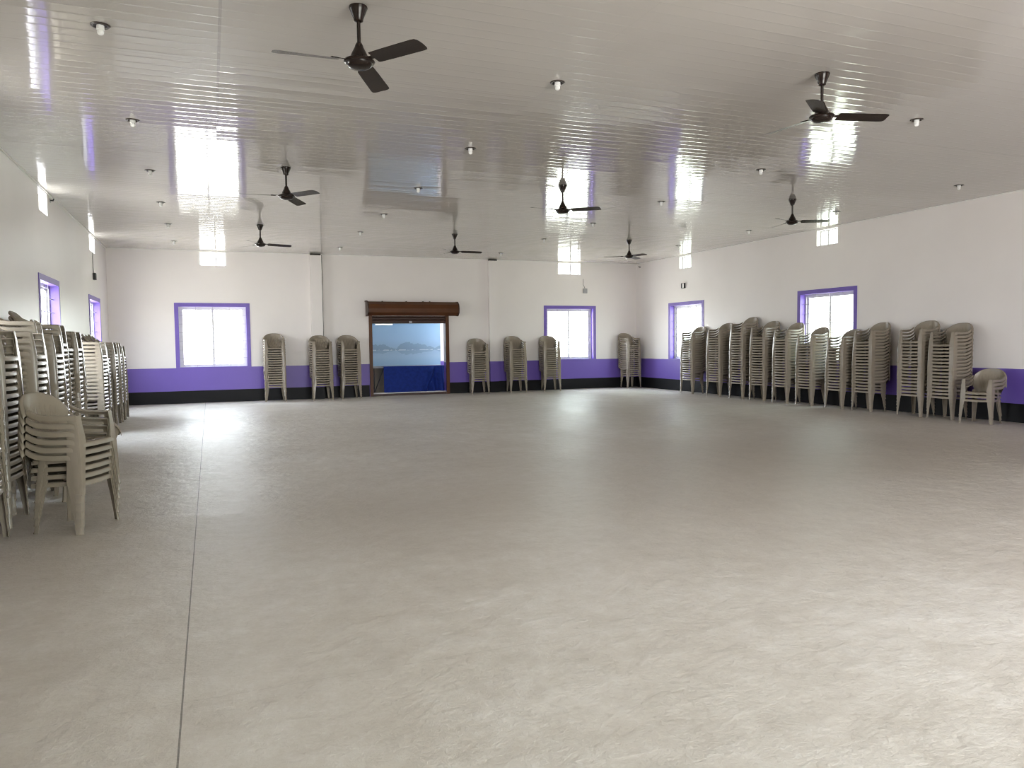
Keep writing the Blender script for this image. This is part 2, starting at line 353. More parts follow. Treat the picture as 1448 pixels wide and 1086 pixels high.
nwin = 0
def window(side, a, b, view=True):
    """Purple painted surround and reveal, two sliding aluminium sashes, a flat-bar grille on the room side."""
    global nwin; nwin += 1
    fn = MAPS[side]
    root = tag(empty('window_%d' % nwin, fn(((a + b) / 2, 0, WZ0))), kind='structure')
    i0, i1, z0, z1 = a + SUR, b - SUR, WZ0 + 0.012, WZ1 - SUR
    s = MB()
    s.box((a, -0.012, WZ0), (i0, 0.004, WZ1)); s.box((i1, -0.012, WZ0), (b, 0.004, WZ1)); s.box((i0, -0.012, z1), (i1, 0.004, WZ1))
    s.box((i0, -0.012, z0 - 0.012), (i0 + 0.006, TH, z1)); s.box((i1 - 0.006, -0.012, z0 - 0.012), (i1, TH, z1))
    s.box((i0, -0.012, z1 - 0.006), (i1, TH, z1)); s.box((i0, -0.012, z0 - 0.012), (i1, TH, z0 + 0.004))
    s.mapped(fn).build('painted_surround', M['purple'], root, world=True)
    f0, f1, g0, g1 = i0 + 0.006, i1 - 0.006, z0 + 0.004, z1 - 0.006
    fr = MB()
    for q in ((f0, f0 + 0.045, g0, g1), (f1 - 0.045, f1, g0, g1), (f0 + 0.045, f1 - 0.045, g0, g0 + 0.035), (f0 + 0.045, f1 - 0.045, g1 - 0.045, g1)):
        fr.box((q[0], 0.13, q[2]), (q[1], 0.19, q[3]))
    fr.mapped(fn).build('window_frame', M['alu'], root, world=True)
    mid = (f0 + f1) / 2
    for (p0, p1, w0) in ((f0 + 0.045, mid + 0.032, 0.137), (mid - 0.032, f1 - 0.045, 0.163)):
        sh = MB()
        for q in ((p0, p0 + 0.055, g0 + 0.035, g1 - 0.045), (p1 - 0.055, p1, g0 + 0.035, g1 - 0.045), (p0 + 0.055, p1 - 0.055, g0 + 0.035, g0 + 0.07), (p0 + 0.055, p1 - 0.055, g1 - 0.08, g1 - 0.045)):
            sh.box((q[0], w0, q[2]), (q[1], w0 + 0.02, q[3]))
        so = sh.mapped(fn).build('sash', M['alu'], root, world=True)
        pane = MB().box((p0 + 0.055, w0 + 0.008, g0 + 0.07), (p1 - 0.055, w0 + 0.012, g1 - 0.08)).mapped(fn).build('pane', M['glass'])
        pane.parent = so
    if view:
        g = MB()
        n = 7
        for q in range(1, n):
            z = g0 + (g1 - g0) * q / n
            g.box((f0 - 0.004, 0.075, z - 0.005), (f1 + 0.004, 0.083, z + 0.005))
        for q in range(1, 4):
            x = f0 + (f1 - f0) * q / 4
            g.box((x - 0.005, 0.083, g0), (x + 0.005, 0.089, g1))
        g.mapped(fn).build('grille', M['steel'], root, world=True)

def vent(side, a, b):
    global nwin; nwin += 1
    fn = MAPS[side]
    root = tag(empty('window_%d' % nwin, fn(((a + b) / 2, 0, VZ0))), kind='structure')
    fr = MB(); z0, z1 = VZ0, VZ1
    for q in ((a, a + 0.025, z0, z1), (b - 0.025, b, z0, z1), (a + 0.025, b - 0.025, z0, z0 + 0.02), (a + 0.025, b - 0.025, z1 - 0.02, z1)):
        fr.box((q[0], 0.12, q[2]), (q[1], 0.16, q[3]))
    m = a + (b - a) * 0.62
    fr.box((m - 0.02, 0.12, z0 + 0.02), (m + 0.02, 0.16, z1 - 0.02))
    fo = fr.mapped(fn).build('window_frame', M['alu'], root, world=True)
    for p0, p1 in ((a + 0.025, m - 0.02), (m + 0.02, b - 0.025)):
        pane = MB().box((p0, 0.138, z0 + 0.02), (p1, 0.142, z1 - 0.02)).mapped(fn).build('pane', M['glass'])
        pane.parent = fo

for side in ('back', 'right', 'left'):
    for a, b in WIN[side]: window(side, a, b, True)
for side in ('back', 'right', 'left'):
    for a, b in VENT[side]: vent(side, a, b)

# ------------------------------------------------------------------ the small stage room behind the shutter
AY = 23.35
def slab(name, a, b, m): return tag(MB().box(a, b).build(name, M[m]), kind='structure')
slab('floor_stage', (SH0 - 1.4, D + TH, -0.15), (SH1 + 1.4, AY, 0.0), 'floor')
slab('wall_stage_back', (SH0 - 1.5, AY, -0.15), (SH1 + 1.5, AY + 0.1, 3.3), 'wall')
slab('wall_stage_side', (SH0 - 1.5, D + TH, -0.15), (SH0 - 1.4, AY, 3.3), 'wall')
st = wall  # (the other side wall gets an added, unseen opening to light the stage)
mb = MB()
for a, b in (((SH1 + 1.4, D + TH, -0.15), (SH1 + 1.5, AY, 0.9)), ((SH1 + 1.4, D + TH, 2.6), (SH1 + 1.5, AY, 3.3)), ((SH1 + 1.4, D + TH, 0.9), (SH1 + 1.5, D + TH + 0.15, 2.6)), ((SH1 + 1.4, AY - 0.15, 0.9), (SH1 + 1.5, AY, 2.6))):
    mb.box(a, b)
tag(mb.build('wall_stage_light_opening', M['wall']), kind='structure')
slab('ceiling_stage', (SH0 - 1.5, D + TH, 3.0), (SH1 + 1.5, AY + 0.1, 3.1), 'white')

# ------------------------------------------------------------------ roller shutter
rs = tag(empty('roller_shutter', (5.43, D, 0)), 'brown steel roller shutter rolled up over the stage opening', 'roller shutter')
hood = MB()
oct_ = [(0.0, 2.33), (-0.22, 2.31), (-0.33, 2.40), (-0.345, 2.52), (-0.32, 2.63), (-0.20, 2.715), (0.0, 2.715)]
hood.loft([[(x, D + y, z) for y, z in oct_] for x in (4.20, 6.84)])
ho = hood.build('hood', M['shutter'], rs, world=True, bevel=0.006)
for x0, x1 in ((4.16, 4.20), (6.84, 6.865)):
    e = MB(); e.loft([[(x, D + y * 1.05, 2.52 + (z - 2.52) * 1.06) for y, z in oct_] for x in (x0, x1)])
    b_ = e.build('end_plate', M['shutter_dark'], rs, world=True)
MB().box((4.12, D - 0.30, 2.29), (4.18, D - 0.20, 2.33)).build('bracket', M['shutter_dark'], rs, world=True)
MB().box((4.13, D - 0.18, 2.71), (4.19, D - 0.06, 2.745)).build('bracket', M['shutter_dark'], rs, world=True)
for x in (4.62, 5.32, 5.82, 6.02):
    MB().lathe([(0.0, 0), (0.022, 0), (0.022, 0.02), (0.0, 0.026)], (x, D - 0.14, 2.712), 10).build('bolt', M['shutter_dark'], rs, True, world=True)
cur = MB()
for i in range(3):
    z = 2.125 + i * 0.075
    cur.loft([[(x, D + 0.03 + y, z + dz) for y, dz in ((0, 0), (-0.022, 0.012), (-0.026, 0.037), (-0.022, 0.063), (0, 0.075), (0.012, 0.0375))] for x in (SH0 - 0.01, SH1 + 0.01)])
cu = cur.build('rolled_curtain', M['shutter_dark'], rs, world=True)
br = MB(); br.box((SH0, D - 0.02, 2.095), (SH1, D + 0.05, 2.128)); bo = br.build('bottom_bar', M['shutter_dark'], rs, world=True)
kn = MB(); kn.box((5.42, D - 0.045, 2.105), (5.50, D - 0.02, 2.165)); ko = kn.build('lock', M['steel']); ko.parent = bo
for x0, x1 in ((4.245, 4.335), (6.53, 6.625)):
    g = MB(); g.box((x0, D - 0.045, 0.0), (x1, D + 0.005, 2.33)); g.box((x0 + 0.02, D + 0.005, 0.0), (x1 - 0.01, D + TH, 2.31))
    g.build('guide_channel', M['shutter'], rs, world=True)
sl = MB(); sl.box((SH0, D - 0.03, 0.0), (SH1, D + 0.06, 0.06)); sl.build('threshold', M['shutter_dark'], rs, world=True)
sl = MB(); sl.box((SH0, D + 0.06, 0.0), (SH1, D + TH, 0.085)); sl.build('threshold_step', M['white'], rs, world=True)

# ------------------------------------------------------------------ stage: lake banner, folding table, blue cloth
BX0, BX1, BZ0, BZ1, BY = 4.43, 6.68, 0.83, 2.17, 22.80
bn = tag(empty('backdrop_banner', (5.47, BY, BZ0)), 'pale blue printed banner of a misty lake and trees behind the shutter', 'banner')
mb = MB(); mb.box((BX0, BY, BZ0), (BX1, BY + 0.006, BZ1)); mb.build('printed_sheet', banner_material(BX0, BX1, BZ0, BZ1), bn, world=True)
MB().tube([(BX0 - 0.02, BY + 0.003, BZ1), (BX1 + 0.02, BY + 0.003, BZ1)], 0.014).build('top_rod', M['alu'], bn, True, world=True)
MB().tube([(BX0 - 0.01, BY + 0.003, BZ0), (BX1 + 0.01, BY + 0.003, BZ0)], 0.011).build('bottom_rod', M['alu'], bn, True, world=True)
for x in (BX0 + 0.25, BX1 - 0.25):
    MB().tube([(x, BY + 0.003, BZ1), (x, BY + 0.05, 3.0)], 0.004, 6).build('cord', M['wire'], bn, world=True)

tb = tag(empty('folding_table', (5.5, 22.3, 0)), 'folding table with dark crossed steel legs under the lake banner', 'table')
MB().box((4.40, 22.02, 0.80), (6.62, 22.40, 0.835)).build('tabletop', M['grey'], tb, world=True, bevel=0.004)
for x in (4.44, 6.56):
    for y in (22.06, 22.36):
        MB().tube([(x, y, 0.0), (x, y, 0.80)], 0.014).build('leg', M['dark'], tb, True, world=True)
    MB().tube([(x, 22.06, 0.2), (x, 22.36, 0.2)], 0.010).build('leg_brace', M['dark'], tb, True, world=True)
MB().tube([(4.46, 22.07, 0.10), (4.72, 22.07, 0.79)], 0.016).build('diagonal_strut', M['dark'], tb, True, world=True)
MB().tube([(6.54, 22.07, 0.10), (6.28, 22.07, 0.79)], 0.016).build('diagonal_strut', M['dark'], tb, True, world=True)
# cloth: hangs from the table's front edge, flat on the left, gathered into folds on the right
cl = MB(); nx, nz_ = 150, 44; rows = []
X0, X1 = 4.70, 6.60
for j in range(nz_ + 1):
    t = j / nz_; row = []
    for i in range(nx + 1):
        s = i / nx; x = X0 + (X1 - X0) * s
        g = max(0.0, (s - 0.60) / 0.40)
        fold = g ** 0.7 * 0.10 * math.sin((s - 0.62 + 0.10 * (1 - t) * (1 - g)) * 46) * (0.35 + 0.65 * t)
        if s < 0.62: fold += 0.006 * math.sin(s * 15) * t
        crease = 0.13 * math.exp(-((s - 0.80 + 0.17 * t) / 0.030) ** 2) * min(1, 3 * t)
        z = 0.842 - t * 0.79
        row.append((x, 21.965 - 0.012 - fold - crease - 0.03 * t, z))
    rows.append(row)
top = [(p[0], 22.30, 0.843) for p in rows[0]]
cl.loft([top, [(p[0], 22.02, 0.846) for p in rows[0]]] + rows, closed=False)
co = cl.build('draped_cloth', M['cloth'], None, True)
sd = co.modifiers.new('thickness', 'SOLIDIFY'); sd.thickness = 0.004
tag(co, 'deep blue cloth draped over the folding table below the banner', 'cloth')

# a lit tube lamp hangs at the head of the stage
tl = tag(empty('tube_light', (4.72, 22.05, 2.065)), 'short white lit tube lamp at the top edge of the lake banner', 'lamp')
MB().box((4.49, 22.03, 2.095), (5.03, 22.07, 2.12)).build('batten', M['white'], tl, world=True)
em = bpy.data.materials.new('lit_tube'); em.use_nodes = True
em.node_tree.nodes['Principled BSDF'].inputs['Emission Color'].default_value = (1, 1, 1, 1); em.node_tree.nodes['Principled BSDF'].inputs['Emission Strength'].default_value = 0.08
MB().tube([(4.51, 22.05, 2.075), (5.01, 22.05, 2.075)], 0.018, 10).build('tube', em, tl, True, world=True)
for x in (4.54, 4.98):
    MB().tube([(x, 22.05, 2.115), (x, 22.05, 3.0)], 0.004, 6).build('hanger', M['wire'], tl, world=True)
# a grey-brown board leans behind the table at the left
bd = MB(); bd.loft([[(4.30, y, 0.0 + z), (5.05, y, 0.0 + z), (5.05, y + 0.02, 0.0 + z), (4.30, y + 0.02, 0.0 + z)] for y, z in ((22.86, 0.0), (23.22, 1.15))])
tag(bd.build('leaning_board', plain('weathered_board', (0.17, 0.145, 0.12), 0.7, 0.3)), 'grey brown board leaning in the dark behind the folding table', 'board')

# ------------------------------------------------------------------ small fittings on the walls
def fitting(side, u, z, w, h, col, label, wire_top=None, half=None):
    fn = MAPS[side]
    r = tag(empty('switch_box', fn((u, 0, z))), label, 'switch box')
    MB().box((u - w / 2, -0.06, z - h / 2), (u + w / 2, 0.0, z + h / 2)).mapped(fn).build('box_body', M[col], r, world=True, bevel=0.006)
    if half:
        MB().box((u - w * 0.5, -0.063, z - h * 0.42), (u + w * 0.02, -0.058, z + h * 0.42)).mapped(fn).build('cover_plate', M[half], r, world=True)
    if wire_top:
        pts = [(u, -0.012, z + h / 2), (u - 0.02, -0.012, z + h / 2 + 0.06), (u - 0.06, -0.012, z + h / 2 + 0.12), (u - 0.06, -0.012, wire_top)]
        MB().tube(pts, 0.009, 6).mapped(fn).build('wire', M['wire'], r, world=True)
fitting('left', 19.30, 3.09, 0.14, 0.15, 'dark', 'small black box with a wire rising to the vent above it', 3.62)
fitting('right', 19.0, 3.12, 0.15, 0.15, 'dark', 'small black and white switch box above a purple framed window', None, 'white')
fitting('back', 11.18, 3.12, 0.13, 0.15, 'grey', 'small grey box high on the back wall beside the vent', 3.5)
def clip(side, u, z, label):
    fn = MAPS[side]
    r = tag(empty('wall_hook', fn((u, 0, z))), label, 'hook')
    MB().box((u - 0.03, -0.01, z - 0.03), (u + 0.03, 0, z + 0.03)).mapped(fn).build('plate', M['grey'], r, world=True)
    MB().tube([(u, -0.008, z), (u, -0.05, z), (u, -0.06, z + 0.03)], 0.012, 6).mapped(fn).build('prong', M['dark'], r, world=True)
clip('left', 14.53, 3.93, 'tiny dark hook on the wall beside the first high vent')
clip('right', 21.45, 3.90, 'tiny dark hook high in the corner of two walls')

# ------------------------------------------------------------------ recessed lamps
COLS = [(-0.72, [6.83, 9.51, 12.11, 14.70, 17.20, 19.95]), (3.22, [6.80, 9.45, 12.11, 14.73, 17.2, 20.05]),
        (7.69, [6.54, 9.21, 11.89, 14.53, 17.07, 20.05]), (11.65, [9.07, 11.72, 14.36, 17.2, 19.9])]
ORD = ['first', 'second', 'third', 'fourth', 'fifth', 'sixth', 'seventh', 'eighth', 'ninth', 'tenth', 'eleventh', 'twelfth', 'thirteenth',
       'fourteenth', 'fifteenth', 'sixteenth', 'seventeenth', 'eighteenth', 'nineteenth', 'twentieth', 'twenty-first', 'twenty-second']
def make_lamp():
    r = empty('recessed_lamp')
    ring = MB().lathe([(0.050, 0.0), (0.072, 0.0), (0.072, -0.005), (0.067, -0.009), (0.055, -0.009), (0.050, -0.005), (0.050, 0.0)], n=28, caps=False).build('trim_ring', M['ring'], r, True)
    MB().lathe([(0.0, -0.001), (0.051, -0.001), (0.051, -0.003), (0.0, -0.003)], n=20).build('housing', M['shade'], r, True)
    MB().lathe([(0.0, -0.003), (0.029, -0.003), (0.030, -0.034), (0.026, -0.038), (0.0, -0.038)], n=16).build('lamp_holder', M['bulb'], r, True)
    bl = MB().lathe([(0.0, -0.037), (0.022, -0.038), (0.025, -0.043), (0.026, -0.056), (0.022, -0.068), (0.012, -0.075), (0.0, -0.077)], n=18).build('bulb', M['bulb'], r, True)
    return r
def copy_tree(o, parent=None):
    c = o.copy(); COL.objects.link(c)
    if parent is not None: c.parent = parent
    for ch in o.children: copy_tree(ch, c)
    return c
lamp0 = make_lamp(); first = True
for ci, (x, ys) in enumerate(COLS):
    for yi, y in enumerate(ys):
        l = lamp0 if first else copy_tree(lamp0); first = False
        l.location = (x, y, H)
        tag(l, 'white bulb in dark ring, %s lamp of the %s row from the left-side wall' % (ORD[yi], ORD[ci]), 'lamp', 'recessed lamps in the ceiling')

# ------------------------------------------------------------------ ceiling fans
def make_fan():
    r = empty('ceiling_fan')
    MB().lathe([(0.0, 0.0), (0.068, 0.0), (0.070, -0.010), (0.062, -0.028), (0.061, -0.032), (0.048, -0.062), (0.036, -0.092), (0.034, -0.105), (0.022, -0.112), (0.0, -0.112)], n=24).build('canopy', M['brown'], r, True)
    MB().lathe([(0.014, -0.10), (0.014, -0.30)], n=14).build('downrod', M['brown'], r, True)
    MB().lathe([(0.0, -0.265), (0.020, -0.265), (0.030, -0.285), (0.034, -0.30), (0.050, -0.330), (0.062, -0.355), (0.066, -0.378), (0.0, -0.378)], n=24).build('lower_cup', M['brown'], r, True)
    MB().lathe([(0.0, -0.372), (0.066, -0.373), (0.090, -0.383), (0.114, -0.396), (0.117, -0.405), (0.110, -0.412), (0.101, -0.415), (0.096, -0.430), (0.076, -0.446), (0.040, -0.455), (0.0, -0.457)], n=32).build('motor', M['brown'], r, True)
    for k in range(3):
        a = 2 * PI * k / 3; rot = Matrix.Rotation(a, 4, 'Z')
        b = MB(); rings = []
        prof = [(0.150, 0.058), (0.160, 0.064), (0.30, 0.069), (0.45, 0.072), (0.585, 0.075), (0.615, 0.071), (0.630, 0.052)]
        for rr, hw in prof:
            tw = R(15 - 4 * (rr - 0.15) / 0.47); off = -0.012 * ((rr - 0.15) / 0.47)
            ring = []
            for s, th in ((-1, 0.0), (-0.5, 0.0035), (0, 0.005), (0.5, 0.0035), (1, 0.0), (0.5, -0.001), (0, 0.0005), (-0.5, -0.001)):
                w = s * hw
                ring.append((rr, w * math.cos(tw), -0.404 + off - w * math.sin(tw) + th))
            rings.append(ring)
        b.loft(rings); b.mapped(lambda p: rot @ Vector(p))
        bo = b.build('blade', M['brown'], r, True)
        c = MB(); c.loft([[(x, w, -0.400 + dz - w * math.sin(R(12))) for w, dz in ((-hw, 0.0), (hw, 0.0), (hw, 0.005), (-hw, 0.005))] for x, hw in ((0.085, 0.03), (0.12, 0.016), (0.15, 0.02), (0.185, 0.036), (0.215, 0.036))])
        c.mapped(lambda p: rot @ Vector(p)); co_ = c.build('blade_iron', M['brown']); co_.parent = bo
    return r
FANS = [(1.11, 5.81, 63, 'dark brown three-blade ceiling fan, the largest one in view'),
        (1.08, 11.30, 64, 'dark brown ceiling fan directly behind the largest fan'),
        (1.05, 16.78, 5, 'dark brown ceiling fan, the third in line behind the largest fan'),
        (5.34, 16.89, 110, 'dark brown ceiling fan hanging in front of the roller shutter wall'),
        (5.36, 11.16, 75, 'dark brown ceiling fan whose cup meets a bright window reflection'),
        (5.50, 5.73, 100, 'dark brown ceiling fan with one blade pointing up behind its rod'),
        (9.85, 10.95, 85, 'dark brown ceiling fan over the right-side chairs, before a high vent'),
        (9.80, 16.6, 38, 'dark brown ceiling fan in front of the far right-side corner')]
fan0 = make_fan()
for i, (x, y, a, lab) in enumerate(FANS):
    f = fan0 if i == 0 else copy_tree(fan0)
    f.location = (x, y, H); f.rotation_euler = (0, 0, R(a))
    tag(f, lab, 'ceiling fan', 'ceiling fans')

# ------------------------------------------------------------------ the moulded armchair (front = -Y, origin on the floor)
def sm(t): return max(0.0, min(1.0, t)) ** 2 * (3 - 2 * max(0.0, min(1.0, t)))
def chair_parts():
    """-> list of (name, MB)"""
    P = []
    # seat: dished top, rounded front, apron all round
    s = MB(); nx, ny = 14, 10
    def seat_pt(i, j, dz=0.0):
        u = -1 + 2 * i / nx; v = j / ny
        hw = 0.232 - 0.035 * v
        y = -0.240 + 0.418 * v
        z = 0.432 - 0.030 * v - 0.014 * (1 - u * u) * math.sin(PI * min(1, v * 0.9 + 0.1))
        y -= 0.012 * (1 - u * u) * (1 - v)
        if j == 0: z -= 0.010
        return (u * hw, y, z + dz)
    g = [[seat_pt(i, j) for i in range(nx + 1)] for j in range(ny + 1)]
    lo = [[(x, y, z - 0.006) for x, y, z in r] for r in g]
    V = [p for r in g for p in r] + [p for r in lo for p in r]; n1 = (nx + 1) * (ny + 1)
    F = []
    slot = lambda i, j: i in (4, 6, 7, 9) and 3 <= j <= 6
    for j in range(ny):
        for i in range(nx):
            if slot(i, j): continue
            a = j * (nx + 1) + i
            F.append((a, a + 1, a + nx + 2, a + nx + 1)); F.append((n1 + a, n1 + a + nx + 1, n1 + a + nx + 2, n1 + a + 1))
    for j in range(ny):
        for i in range(nx):
            if not slot(i, j): continue
            a = j * (nx + 1) + i; c = (a, a + 1, a + nx + 2, a + nx + 1)
            for (di, dj), (p, q) in (((0, -1), (0, 1)), ((1, 0), (1, 2)), ((0, 1), (2, 3)), ((-1, 0), (3, 0))):
                if not slot(i + di, j + dj): F.append((c[p], c[q], c[q] + n1, c[p] + n1))
    s.add(V, F)
    per = [g[0][i] for i in range(nx + 1)] + [g[j][nx] for j in range(1, ny + 1)] + [g[ny][i] for i in range(nx - 1, -1, -1)] + [g[j][0] for j in range(ny - 1, 0, -1)]
    rings = []
    for ox, dz in ((0.0, 0.0), (0.006, -0.004), (0.010, -0.014), (0.013, -0.037), (0.009, -0.037), (0.0, -0.008)):
        rings.append([(x * (1 + ox / 0.23), y - ox * (1 if y < -0.22 else (-0.3 if y > 0.18 else 0)), z + dz) for x, y, z in per])
    s.loft(rings, caps=False)
    P.append(('seat', s))
    # backrest: curved shell with vertical slots and a rolled rim
    b = MB(); nu, nv = 22, 12; gr = []; gb = []
    def topz(u): return 0.812 - 0.165 * abs(u) ** 2.6
    def back_pt(u, v):
        z = 0.415 + (topz(u) - 0.415) * v
        t = (z - 0.415) / 0.4
        hw = 0.185 + 0.088 * sm(t * 1.35)
        th = u * R(64)
        x = hw * math.sin(th) / math.sin(R(64))
        y = 0.185 + 0.112 * sm(t * 0.8 + 0.2) - (0.055 + 0.075 * t) * (1 - math.cos(th)) / (1 - math.cos(R(64)))
        return Vector((x, y, z))
    for j in range(nv + 1):
        gr.append([back_pt(-1 + 2 * i / nu, j / nv) for i in range(nu + 1)])
    for j in range(nv + 1):
        row = []
        for i in range(nu + 1):
            p = gr[j][i]; th = (-1 + 2 * i / nu) * R(64)
            row.append(p + Vector((math.sin(th), math.cos(th), 0)) * 0.0045)
        gb.append(row)
    V = [p for r in gr for p in r] + [p for r in gb for p in r]; n1 = (nu + 1) * (nv + 1); F = []
    sl = lambda i, j: 4 <= i <= 17 and i % 2 == 1 and 2 <= j <= 8 and False
    for j in range(nv):
        for i in range(nu):
            a = j * (nu + 1) + i
            F.append((a, a + 1, a + nu + 2, a + nu + 1)); F.append((n1 + a, n1 + a + nu + 1, n1 + a + nu + 2, n1 + a + 1))
    b.add(V, F)
    # raised vertical ribs on the face of the backrest
    for k in range(-4, 5):
        u = k * 0.155
        rb = []
        for q in range(9):
            v = 0.12 + 0.66 * q / 8; p = back_pt(u, v); th = u * R(64); w = 0.0085 if 0 < q < 8 else 0.003; h = 0.004 if 0 < q < 8 else 0.0005
            tx = Vector((math.cos(th), -math.sin(th), 0)); nn = Vector((-math.sin(th), -math.cos(th), 0))
            rb.append([p - tx * w, p - tx * w * 0.6 + nn * h, p + tx * w * 0.6 + nn * h, p + tx * w])
        b.loft(rb, closed=False)
    rim = []
    for i in range(nu + 1):
        p = gr[nv][i]; th = (-1 + 2 * i / nu) * R(64); o_ = Vector((math.sin(th), math.cos(th), 0))
        rim.append([p + o_ * a + Vector((0, 0, c)) for a, c in ((-0.002, -0.004), (0.004, 0.003), (0.014, 0.004), (0.026, -0.004), (0.030, -0.020), (0.027, -0.034), (0.023, -0.034), (0.022, -0.016), (0.010, -0.006))])
    b.loft(rim)
    P.append(('backrest', b))
    # armrests: channel bands that flow from the rim of the back to the front posts
    for sgn in (-1, 1):
        a = MB(); rings = []
        p0 = gr[nv][nu]
        path = [(0.272, 0.160, 0.694, 0.5), (0.277, 0.122, 0.670, 0.8), (0.279, 0.070, 0.651, 1.0), (0.278, 0.0, 0.642, 1.0), (0.273, -0.08, 0.641, 1.05), (0.264, -0.16, 0.642, 1.1), (0.256, -0.206, 0.641, 1.1), (0.250, -0.225, 0.632, 1.0)]
        for x, y, z, k in path:
            # inverted trough: inner lip, top, outer wall
            rings.append([(sgn * (x + ox), y, z + oz) for ox, oz in ((-0.040 * k, -0.010), (-0.034 * k, -0.001), (-0.012, 0.003), (0.004, -0.002), (0.010, -0.014), (0.0115, -0.040), (0.0075, -0.040), (0.005, -0.014), (-0.012, -0.004), (-0.034 * k, -0.007), (-0.037 * k, -0.014))])
        a.loft(rings); P.append(('armrest', a))
    # front legs: broad angled posts from the arm down to the floor
    for sgn in (-1, 1):
        l = MB(); rings = []
        for z, cx, cy, wf, ws in ((0.640, 0.252, -0.226, 0.060, 0.075), (0.56, 0.257, -0.238, 0.066, 0.080), (0.47, 0.262, -0.248, 0.086, 0.092), (0.42, 0.264, -0.252, 0.092, 0.096), (0.37, 0.267, -0.256, 0.078, 0.085), (0.22, 0.271, -0.262, 0.058, 0.064), (0.09, 0.275, -0.266, 0.047, 0.050), (0.016, 0.278, -0.268, 0.041, 0.046), (0.012, 0.2815, -0.2705, 0.0445, 0.0495), (0.0, 0.282, -0.271, 0.044, 0.049)):
            t = 0.0045; r = 0.016
            out = [(cx - wf, cy), (cx - r, cy), (cx - r * 0.3, cy + r * 0.3), (cx, cy + r), (cx, cy + ws)]
            inn = [(cx - t, cy + ws), (cx - t, cy + r), (cx - r * 0.3 - t * 0.7, cy + r * 0.3 + t * 0.7), (cx - r, cy + t), (cx - wf, cy + t)]
            rings.append([(sgn * x, y, z) for x, y in out + inn])
        l.loft(rings); P.append(('leg', l))
    # rear legs: angled strips from the seat's rear corners, splayed backwards
    for sgn in (-1, 1):
        l = MB(); rings = []
        for z, cx, cy, wf, ws in ((0.450, 0.206, 0.105, 0.050, 0.06), (0.40, 0.210, 0.112, 0.062, 0.080), (0.34, 0.215, 0.119, 0.062, 0.070), (0.20, 0.227, 0.134, 0.052, 0.055), (0.08, 0.237, 0.147, 0.044, 0.045), (0.014, 0.242, 0.153, 0.041, 0.041), (0.010, 0.2455, 0.1565, 0.0445, 0.0445), (0.0, 0.246, 0.157, 0.044, 0.044)):
            t = 0.0045; r = 0.016
            out = [(cx - wf, cy), (cx - r, cy), (cx - r * 0.3, cy - r * 0.3), (cx, cy - r), (cx, cy - ws)]
            inn = [(cx - t, cy - ws), (cx - t, cy - r), (cx - r * 0.3 - t * 0.7, cy - r * 0.3 - t * 0.7), (cx - r, cy - t), (cx - wf, cy - t)]
            rings.append([(sgn * x, y, z) for x, y in out + inn])
        l.loft(rings); P.append(('leg', l))
    return P
PARTS = chair_parts()
CH_MESH = []
for name, mb in PARTS:
    me = mesh_from(name, mb.v, mb.f, M['plastic'], True); me.set_sharp_from_angle(angle=R(42)); CH_MESH.append((name, me))
WHOLE = MB()
for name, mb in PARTS: WHOLE.add(mb.v, mb.f)

# stacks: x, y of the middle of the front feet, heading (deg; 0 = front towards -Y), count, lean (m per m, backwards), where it stands
STACKS = [
    # back wall, from the left-side window to the far corner
    (1.60, 21.09, -2, 17, 0.0, 'stack beside the left-side back window'),
    (2.83, 20.96, 3, 16, 0.0, 'stack before the left-side pilaster'),
    (3.62, 21.09, 3, 16, 0.0, 'stack between left-side pilaster and shutter'),
    (7.40, 21.09, -4, 14, 0.0, 'first stack past the roller shutter'),
    (8.62, 21.09, 0, 15, 0.0, 'second stack past the roller shutter'),
    (9.74, 21.09, -6, 15, 0.0, 'third stack past the roller shutter'),
    (12.62, 21.07, 8, 16, 0.0, 'stack alone in the far corner'),
]
FX = [(12.47, 18.02, -86, 18), (12.47, 16.80, -85, 19), (12.465, 15.85, -90, 21), (12.465, 15.05, -88, 19), (12.465, 14.25, -93, 18), (12.465, 13.47, -92, 16),
      (12.465, 12.58, -95, 15), (12.465, 11.83, -94, 17), (12.45, 10.67, -90, 17), (12.43, 9.99, -92, 16)]
for i, (x, y, a, n) in enumerate(FX):
    STACKS.append((x, y, a, n, 0.0, '%s right-wall stack from the corner' % ORD[i]))
STACKS.append((12.26, 9.16, -80, 3, 0.0, 'low stack of three'))
LX = [(-1.52, 6.76, 17), (-1.57, 7.62, 17), (-1.68, 8.22, 17), (-1.57, 8.88, 17), (-1.68, 9.55, 19), (-1.62, 10.2, 17), (-1.66, 10.85, 19), (-1.70, 11.5, 18), (-1.66, 12.0, 18), (-1.72, 12.5, 17),
      (-1.70, 14.98, 16), (-1.72, 15.8, 15), (-1.68, 16.5, 16), (-1.66, 17.2, 16), (-1.66, 17.9, 15)]
for i, (x, y, n) in enumerate(LX):
    STACKS.append((x, y, 90 + [2, -3, 1, -2, 3, -1, 2, -2, 1, -1, -4, 2, -1, 1, 0][i], n, 0.0, '%s left-wall stack from the camera' % ORD[i]))
STACKS.append((-0.89, 7.10, 66, 6, -0.08, 'low stack of six'))
STACKS.append((-1.25, 8.86, 195, 1, 0.0, 'SINGLE'))
STUFF = set()          # (stack, chair) pairs that show least; they are one object
